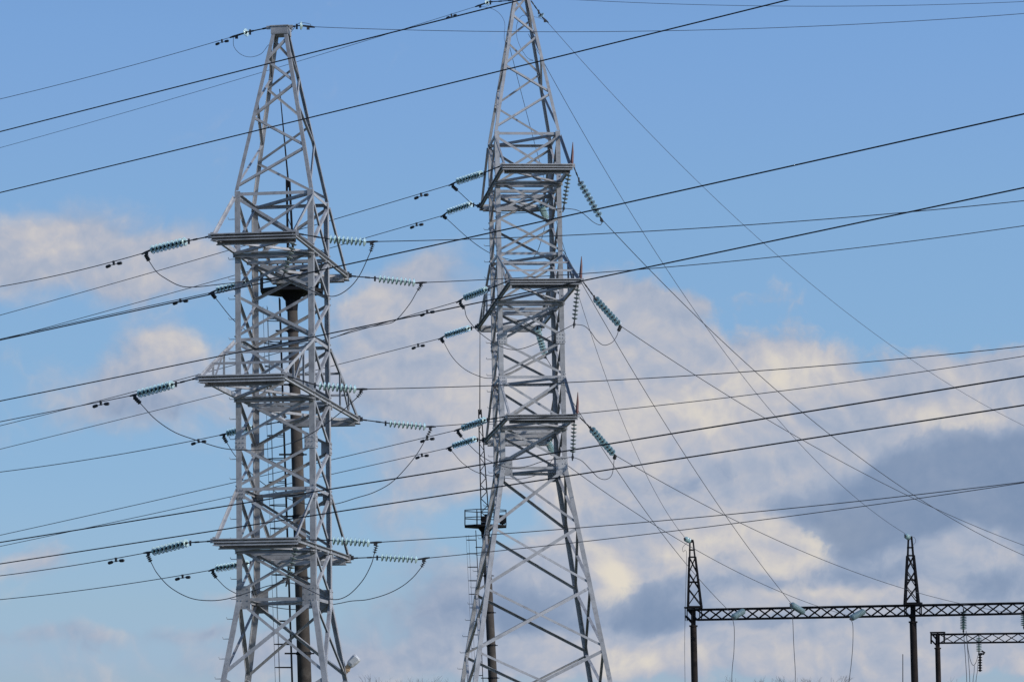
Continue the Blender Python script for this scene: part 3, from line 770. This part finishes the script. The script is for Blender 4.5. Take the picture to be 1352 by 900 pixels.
# ------------------------------------------------------------------ street light head beside the left pylon
base = W1(half(-2.55), half(-2.55), -2.55)
p0 = at(455.5, 886.5, base.y - .1); p1 = at(461, 878, base.y - .15); p2 = at(472.5, 866.5, base.y - .2)
root = thing('floodlight', p0, 'tilted white lamp head on a rusty neck at the right foot of the left pylon', 'lamp')
d = (p2 - p1).normalized(); s = d.cross(Vector((0, 1, 0))).normalized(); n_ = Vector((0, 1, 0))
m = MB(); m.bar(base + Vector((-.02, 0, -.12)), p0, .06, .06); m.bar(p0, p1 + d * .02, .17, .12, (0, 1, 0)); m.bar(p0.lerp(p1, .3), p0.lerp(p1, .5), .22, .15, (0, 1, 0))
m.v = [tuple(Vector(v) - p0) for v in m.v]; m.build('neck', M['rust'], root)
m = MB(); m.tube([p1, p1 + d * .05, p1 + d * .22, p2 - d * .05, p2], [.10, .135, .155, .155, .12], 12); m.v = [tuple(Vector(v) - p0) for v in m.v]; m.build('housing', M['lampwhite'], root)
m = MB(); m.box(p1.lerp(p2, .55) - n_ * .15, (.26, .02, .16), (d, n_, s)); m.v = [tuple(Vector(v) - p0) for v in m.v]; m.build('lens', M['lampwhite'], root)

# ------------------------------------------------------------------ dark substation portals on the right
def portal(label, x0, posts, yt, h, depth, Yf, spires, xend, bay, tapered):
    """x0/xend pixel range of the beam, posts list of (pixel x, lean) ; Yf gives the distance"""
    A = at(x0, yt, Yf(x0)); Bq = Vector((at(xend, yt, Yf(xend)).x, Yf(xend), A.z))
    d = (Bq - A).normalized(); n = Vector((d.y, -d.x, 0)); L = (Bq - A).length
    root = thing('portal_frame', (A.x, A.y, 0), label, 'portal', 'substation portals'); o = Vector((A.x, A.y, 0))
    def b(mb, nm, mt, par, sm=False):
        mb.v = [tuple(Vector(v) - o) for v in mb.v]; return mb.build(nm, mt, par, sm)
    m = MB(); z = A.z; W2_ = depth / 2
    for sgn in (-1, 1):
        for zz in (z - .05, z - h + .04):
            m.bar(A + n * (sgn * W2_) + Vector((0, 0, zz - z)) + d * (.45 if zz < z - .1 else 0), A + d * L + n * (sgn * W2_) + Vector((0, 0, zz - z)), .10, .11 if zz > z - .1 else .10)
        m.bar(A + n * (sgn * W2_) + Vector((0, 0, -.05)), A + n * (sgn * W2_) + d * .45 + Vector((0, 0, -h + .04)), .08, .08)
    beam = b(m, 'beam', M['dark'], root)
    cnt = int(L / bay)
    for sgn in (1, -1):
        for k in range(cnt):
            a0 = .5 + (L - .5) * k / cnt; a1 = .5 + (L - .5) * (k + 1) / cnt
            for q, off in ((0, 0.0), (1, .03)):
                m = MB(); za, zb = (-h + .06, -.08) if q else (-.08, -h + .06)
                m.bar(A + d * a0 + n * (sgn * (W2_ - off)) + Vector((0, 0, za)), A + d * a1 + n * (sgn * (W2_ - off)) + Vector((0, 0, zb)), .045, .045)
                b(m, 'lattice_bar', M['dark'], beam)
    for (px_, ln, rb_, rt_) in posts:
        Yp = Yf(px_); top = Vector((at(px_, 0, Yp).x, Yp, A.z - h - .02))
        m = MB(); m.tube([Vector((top.x + ln, top.y, -.0)), top - Vector((0, 0, .25))], [rb_, rt_], 16); m.tube([top - Vector((0, 0, .30)), top - Vector((0, 0, .22))], rt_ + .05, 16)
        m.bar(top - Vector((0, 0, .25)), top + Vector((0, 0, h * .9)), .24, .24)
        b(m, 'post', M['dconcrete'], root, False)
        m = MB()                                         # head frame where beam and post meet
        for sx in (-.40, .0, .40):
            for sgn in (-1, 1): m.bar(top + d * sx + n * (sgn * (W2_ + .06)) + Vector((0, 0, .02)), top + d * sx + n * (sgn * (W2_ + .06)) + Vector((0, 0, h + .10)), .09, .05)
        m.bar(top - d * .45 + Vector((0, 0, h + .09)), top + d * .45 + Vector((0, 0, h + .09)), depth + .2, .08)
        m.bar(top - d * .42 + Vector((0, 0, h * .45)), top - d * .05 + Vector((0, 0, -.1)), .3, .08)
        b(m, 'post_head', M['dark'], root)
    for (xl, xr, tl, tr, ybase, ytop, ymid) in spires:
        Yp = Yf((xl + xr) / 2); sc = Yp / FPX
        zb, zt = CH + (HOR - ybase) * sc, CH + (HOR - ytop) * sc
        cbx, ctx = ((xl + xr) / 2 - CX) * sc, ((tl + tr) / 2 - CX) * sc; wb, wt = (xr - xl) * sc / 2, (tr - tl) * sc / 2
        def leg(i, j, z):
            f = (z - zb) / (zt - zb); return Vector((cbx + (ctx - cbx) * f + i * (wb + (wt - wb) * f), Yp + j * (wb + (wt - wb) * f), z))
        m = MB(); zm = CH + (HOR - ymid) * sc
        for i, j in CORN:
            m.bar(leg(i, j, zb), leg(i, j, zm), .095, .095); m.bar(leg(i * .85, j * .85, zm - .15), leg(i * .85, j * .85, zt), .07, .07)
        m.bar(leg(-1, 0, zt), leg(1, 0, zt), .34, .14); m.box(leg(0, 0, zb) , (2 * wb + .1, 2 * wb + .1, .10))
        sp2 = b(m, 'spire', M['dark'], root)
        ns = 3
        for k in range(ns):
            za, zb2 = zb + .1 + (zm - zb - .1) * k / ns, zb + .1 + (zm - zb - .1) * (k + 1) / ns
            for (i0, j0), (i1, j1) in (((-1, -1), (1, -1)), ((1, -1), (1, 1)), ((1, 1), (-1, 1)), ((-1, 1), (-1, -1))):
                for q in (0, 1):
                    m = MB(); a, c = (za, zb2) if q else (zb2, za); m.bar(leg(i0, j0, a), leg(i1, j1, c), .045, .045); b(m, 'lattice_bar', M['dark'], sp2)
        for zz in (zm, (zm * .55 + zt * .45), zb + (zm - zb) * .5):
            m = MB()
            for (i0, j0), (i1, j1) in (((-1, -1), (1, -1)), ((1, -1), (1, 1)), ((1, 1), (-1, 1)), ((-1, 1), (-1, -1))): m.bar(leg(i0, j0, zz), leg(i1, j1, zz), .05, .06)
            b(m, 'lattice_bar', M['dark'], sp2)
    return root, A, d, n
P1, PA, PD, PN = portal('long dark portal frame with two lattice spires, nearer to the pylons', 909, [(915.5, .22, .20, .17), (1205.5, .28, .205, .18), (1500, .2, .205, .18)], 803.5, .62, .22, portalY,
       [(908.5, 926, 910.5, 915.5, 801, 714, 735), (1195, 1212.5, 1199, 1204, 797, 709.5, 733)], 1530, .685, True)
P2, QA, QD, QN = portal('lower dark portal frame at the right edge behind the long one', 1231, [(1238, .25, .18, .16), (1480, .2, .2, .17)], 836, .62, .2, lambda x: 195 - (x - 1231) * .012, [], 1500, .80, True)

def pstring(tip, root_px, n, label, dY=1.45, glass='glass_pale', dia=1.2):
    q = PT(*root_px); t = at(tip[0], tip[1], q.y - dY); d = t - q
    insulator(q, q + d * .10, q + d * .92, t, n, label, 'portal insulator strings', glass, None, dia)
    return t
s1 = pstring((967, 815), (982.5, 805.5), 9, 'pale insulator string on the long portal beam nearest its left post')
s2 = pstring((1044, 797), (1062, 808.5), 9, 'pale insulator string in the middle of the three on the long portal beam')
s3 = pstring((1123, 816), (1141.5, 806), 9, 'pale insulator string on the long portal beam nearest its second post')
def drop(pts, Y, label, group='drop cables at the portals', r=.016):
    return cable([at(x, y, Y) for x, y in pts], r, label, group, 'wire', 'drop_cable')
drop([(967, 815), (969.5, 830), (969, 860), (967, 880), (966, 902), (965, 960)], s1.y, 'thin cable hanging down below the leftmost insulator of the long portal')
drop([(1044, 797), (1046.5, 815), (1048, 850), (1050, 885), (1050, 902), (1051, 960)], s2.y, 'thin cable hanging down below the middle insulator of the long portal')
drop([(1123, 816), (1126, 825), (1126, 850), (1124, 875), (1121, 902), (1118, 960)], s3.y, 'thin cable hanging down below the right of the three slanting portal insulators')
drop([(907, 716), (901.5, 722), (902, 728), (905, 726), (906.5, 735), (905, 790), (904, 850), (904.5, 902), (905, 960)], portalY(912) - .4, 'thin earth cable running down left of the leftmost portal post', 'earth leads', .011)
drop([(1201, 708), (1207, 709), (1209, 714), (1206, 719), (1203.5, 722)], portalY(1203) - .35, 'tiny cable loop at the top of the right portal spire', 'earth leads', .009)
# earth wires to the two spires
def spire_earth(px, Wp, pts, disc_a, disc_b, lab_w, lab_s):
    q = PT(*px); c = Wp
    pl = Plane(c, (q.x - c.x, q.y - c.y))
    wire(pl, pts, .011, lab_w, 'thin earth wires', 'earth', start=c, end=disc_a[0], name='earth_wire')
    a, e = pl.pt(*disc_a), pl.pt(*disc_b)
    insulator(q, q + (a - q) * .15, q + (a - q) * .85, a, 2, lab_s, 'single disc insulators', 'glass', None, 1.0, 'spire_insulator')
spire_earth((911.5, 714.5), W2(-.45, .3, 16.2), [(690, 126), (708, 204), (769, 406), (782, 450), (816, 537), (842, 600), (880, 675), (903, 709)], (903.5, 710), (910, 713), 'thin earth wire from the right pylon peak down to the left portal spire', 'green glass discs at the top of the left portal spire')
spire_earth((1200.5, 710), W2(.30, .3, 16.6), [(720, 84), (799, 225), (875, 350), (925, 424), (945, 450), (1012, 534), (1057, 583.5), (1138, 661.6), (1194, 705.6)], (1195, 706), (1200, 709), 'thin earth wire from the right pylon peak down to the right portal spire', 'small glass discs at the top of the right portal spire')
# hanging strings on the right bay and on the lower portal
def vstring(x, ytop, ybot, Y, n, label, glass='glass_dull', dia=1.0):
    a, b_ = at(x, ytop, Y), at(x, ybot, Y)
    insulator(a, a + (b_ - a) * .12, a + (b_ - a) * .94, b_, n, label, 'portal insulator strings', glass, None, dia)
    return b_
vstring(1272, 803, 832, portalY(1272), 11, 'grey insulator string hanging straight down from the long portal beam beside two cables', 'glass_green', 1.3)
vstring(1352, 803, 827, portalY(1352), 8, 'insulator string hanging at the right picture edge from the long portal beam', 'glass_green', 1.3)
vstring(1292.5, 838, 861, 194.3, 9, 'green insulator string hanging from the lower portal beam', 'glass_green', 1.3)
YB = 194.0
a = at(1294, 862, YB); m = MB(); e = at(1294, 886, YB)
root = thing('post_insulator', a, 'dark ribbed insulator stack hanging below the green string of the lower portal', 'insulator')
for k in range(7):
    c = a.lerp(e, (k + .5) / 7); m.tube([c + Vector((0, 0, .05)), c + Vector((0, 0, -.02)), c + Vector((0, 0, -.05))], [.05, .15, .06], 12)
m.tube([a, e], .06, 8); m.v = [tuple(Vector(v) - a) for v in m.v]; m.build('ribbed_stack', M['black'], root)
m = MB(); m.bar(a, at(1299.5, 863, YB), .10, .10); m.bar(at(1296, 858.5, YB), at(1300.5, 861.5, YB), .09, .09); m.v = [tuple(Vector(v) - a) for v in m.v]; m.build('clamp', M['black'], root)
Yd = portalY(1272)
drop([(1272, 832), (1273.5, 850), (1275.5, 880), (1276.5, 902), (1277, 950)], Yd, 'left cable of the two dropping straight from the grey hanging portal insulator')
drop([(1275.5, 832), (1277, 850), (1279.5, 880), (1280.5, 902), (1281, 950)], Yd, 'right cable of the two dropping straight from the grey hanging portal insulator')
drop([(1276, 836), (1278, 855), (1281, 870), (1284.5, 877.5), (1288, 875), (1291, 866), (1292, 861)], 180, 'slack cable loop between the two hanging portal insulators')
drop([(1286.5, 878), (1286, 888), (1284.5, 902), (1284, 950)], 186, 'short cable dropping from the slack loop between the portal insulators')
drop([(1291.5, 870), (1290.5, 885), (1288.5, 902), (1288, 950)], 190, 'short cable dropping beside the dark ribbed insulator stack')
m = MB(); q = at(1192, 1035, 300); m.tube([(q.x, 300, 0), (q.x, 300, CH + (HOR - 863) / FPX * 300)], [.07, .035], 6)
tag(m.build('lightning_rod', M['dark'], None, origin=(q.x, 300, 0)), 'thin bare rod standing alone left of the second portal post', 'rod')

# ------------------------------------------------------------------ bare trees far off along the lower edge
def tree(px, ytop, Y, seed, label, spread=1.0):
    rnd = random.Random(seed)
    x = (px - CX) / FPX * Y; H_ = CH + (HOR - ytop) / FPX * Y
    root = thing('bare_tree', (x, Y, 0), label, 'tree', 'bare trees along the horizon')
    t = MB(); c = MB()
    t.tube([(0, 0, 0), (.1, 0, H_ * .35), (0, .1, H_ * .7), (.05, 0, H_ * .97)], [.22, .17, .09, .02], 7)
    def twig(p, d, L, r, lv):
        q = p + d * L; mid = p.lerp(q, .5) + Vector((rnd.uniform(-.06, .06) * L, 0, .05 * L))
        c.tube([p, mid, q], [r, r * .75, r * .45], 4, False)
        if lv:
            for k in range(4 if lv > 1 else 3):
                dd = (d + Vector((rnd.uniform(-.75, .75), rnd.uniform(-.75, .75), rnd.uniform(-.1, .7)))).normalized()
                twig(p.lerp(q, rnd.uniform(.35, 1)), dd, L * rnd.uniform(.45, .7), r * .55, lv - 1)
    for k in range(26):
        z = H_ * rnd.uniform(.35, .93); a = rnd.uniform(0, 6.28)
        f = 1.05 - z / H_
        twig(Vector((0, 0, z)), Vector((math.cos(a) * .6 * spread, math.sin(a) * .6 * spread, .8)).normalized(), H_ * (.10 + .36 * f), .05, 3 if k % 2 else 2)
    zmax = max(v[2] for v in c.v)
    k_ = (H_ / zmax)
    c.v = [(v[0], v[1], v[2] * k_) for v in c.v]
    t.build('trunk', M['bark'], root, True); c.build('crown', M['bark'], root)
spots = [(500, 888, 'bare treetop just right of the lamp head, below the left pylon'), (557, 890, 'narrow bare treetop midway between the two pylons'), (573, 893, 'low wide bare treetop between the pylons, nearer the right one'),
         (971, 890, 'bare treetop under the leftmost portal insulator'), (1019, 890, 'narrow bare treetop left of the middle portal drop cable'), (1052, 889, 'bare treetop at the foot of the middle portal drop cable'),
         (1069, 892, 'bare treetop just right of the middle portal drop cable'), (1097, 889, 'bare treetop left of the right slanting portal insulator cable'), (1263, 891, 'bare treetop between the right portal posts')]
for i, (px_, yt, lab) in enumerate(spots):
    tree(px_, yt, 430 + (i * 37) % 60, 20 + i, lab, 1.0 + .2 * (i % 3))
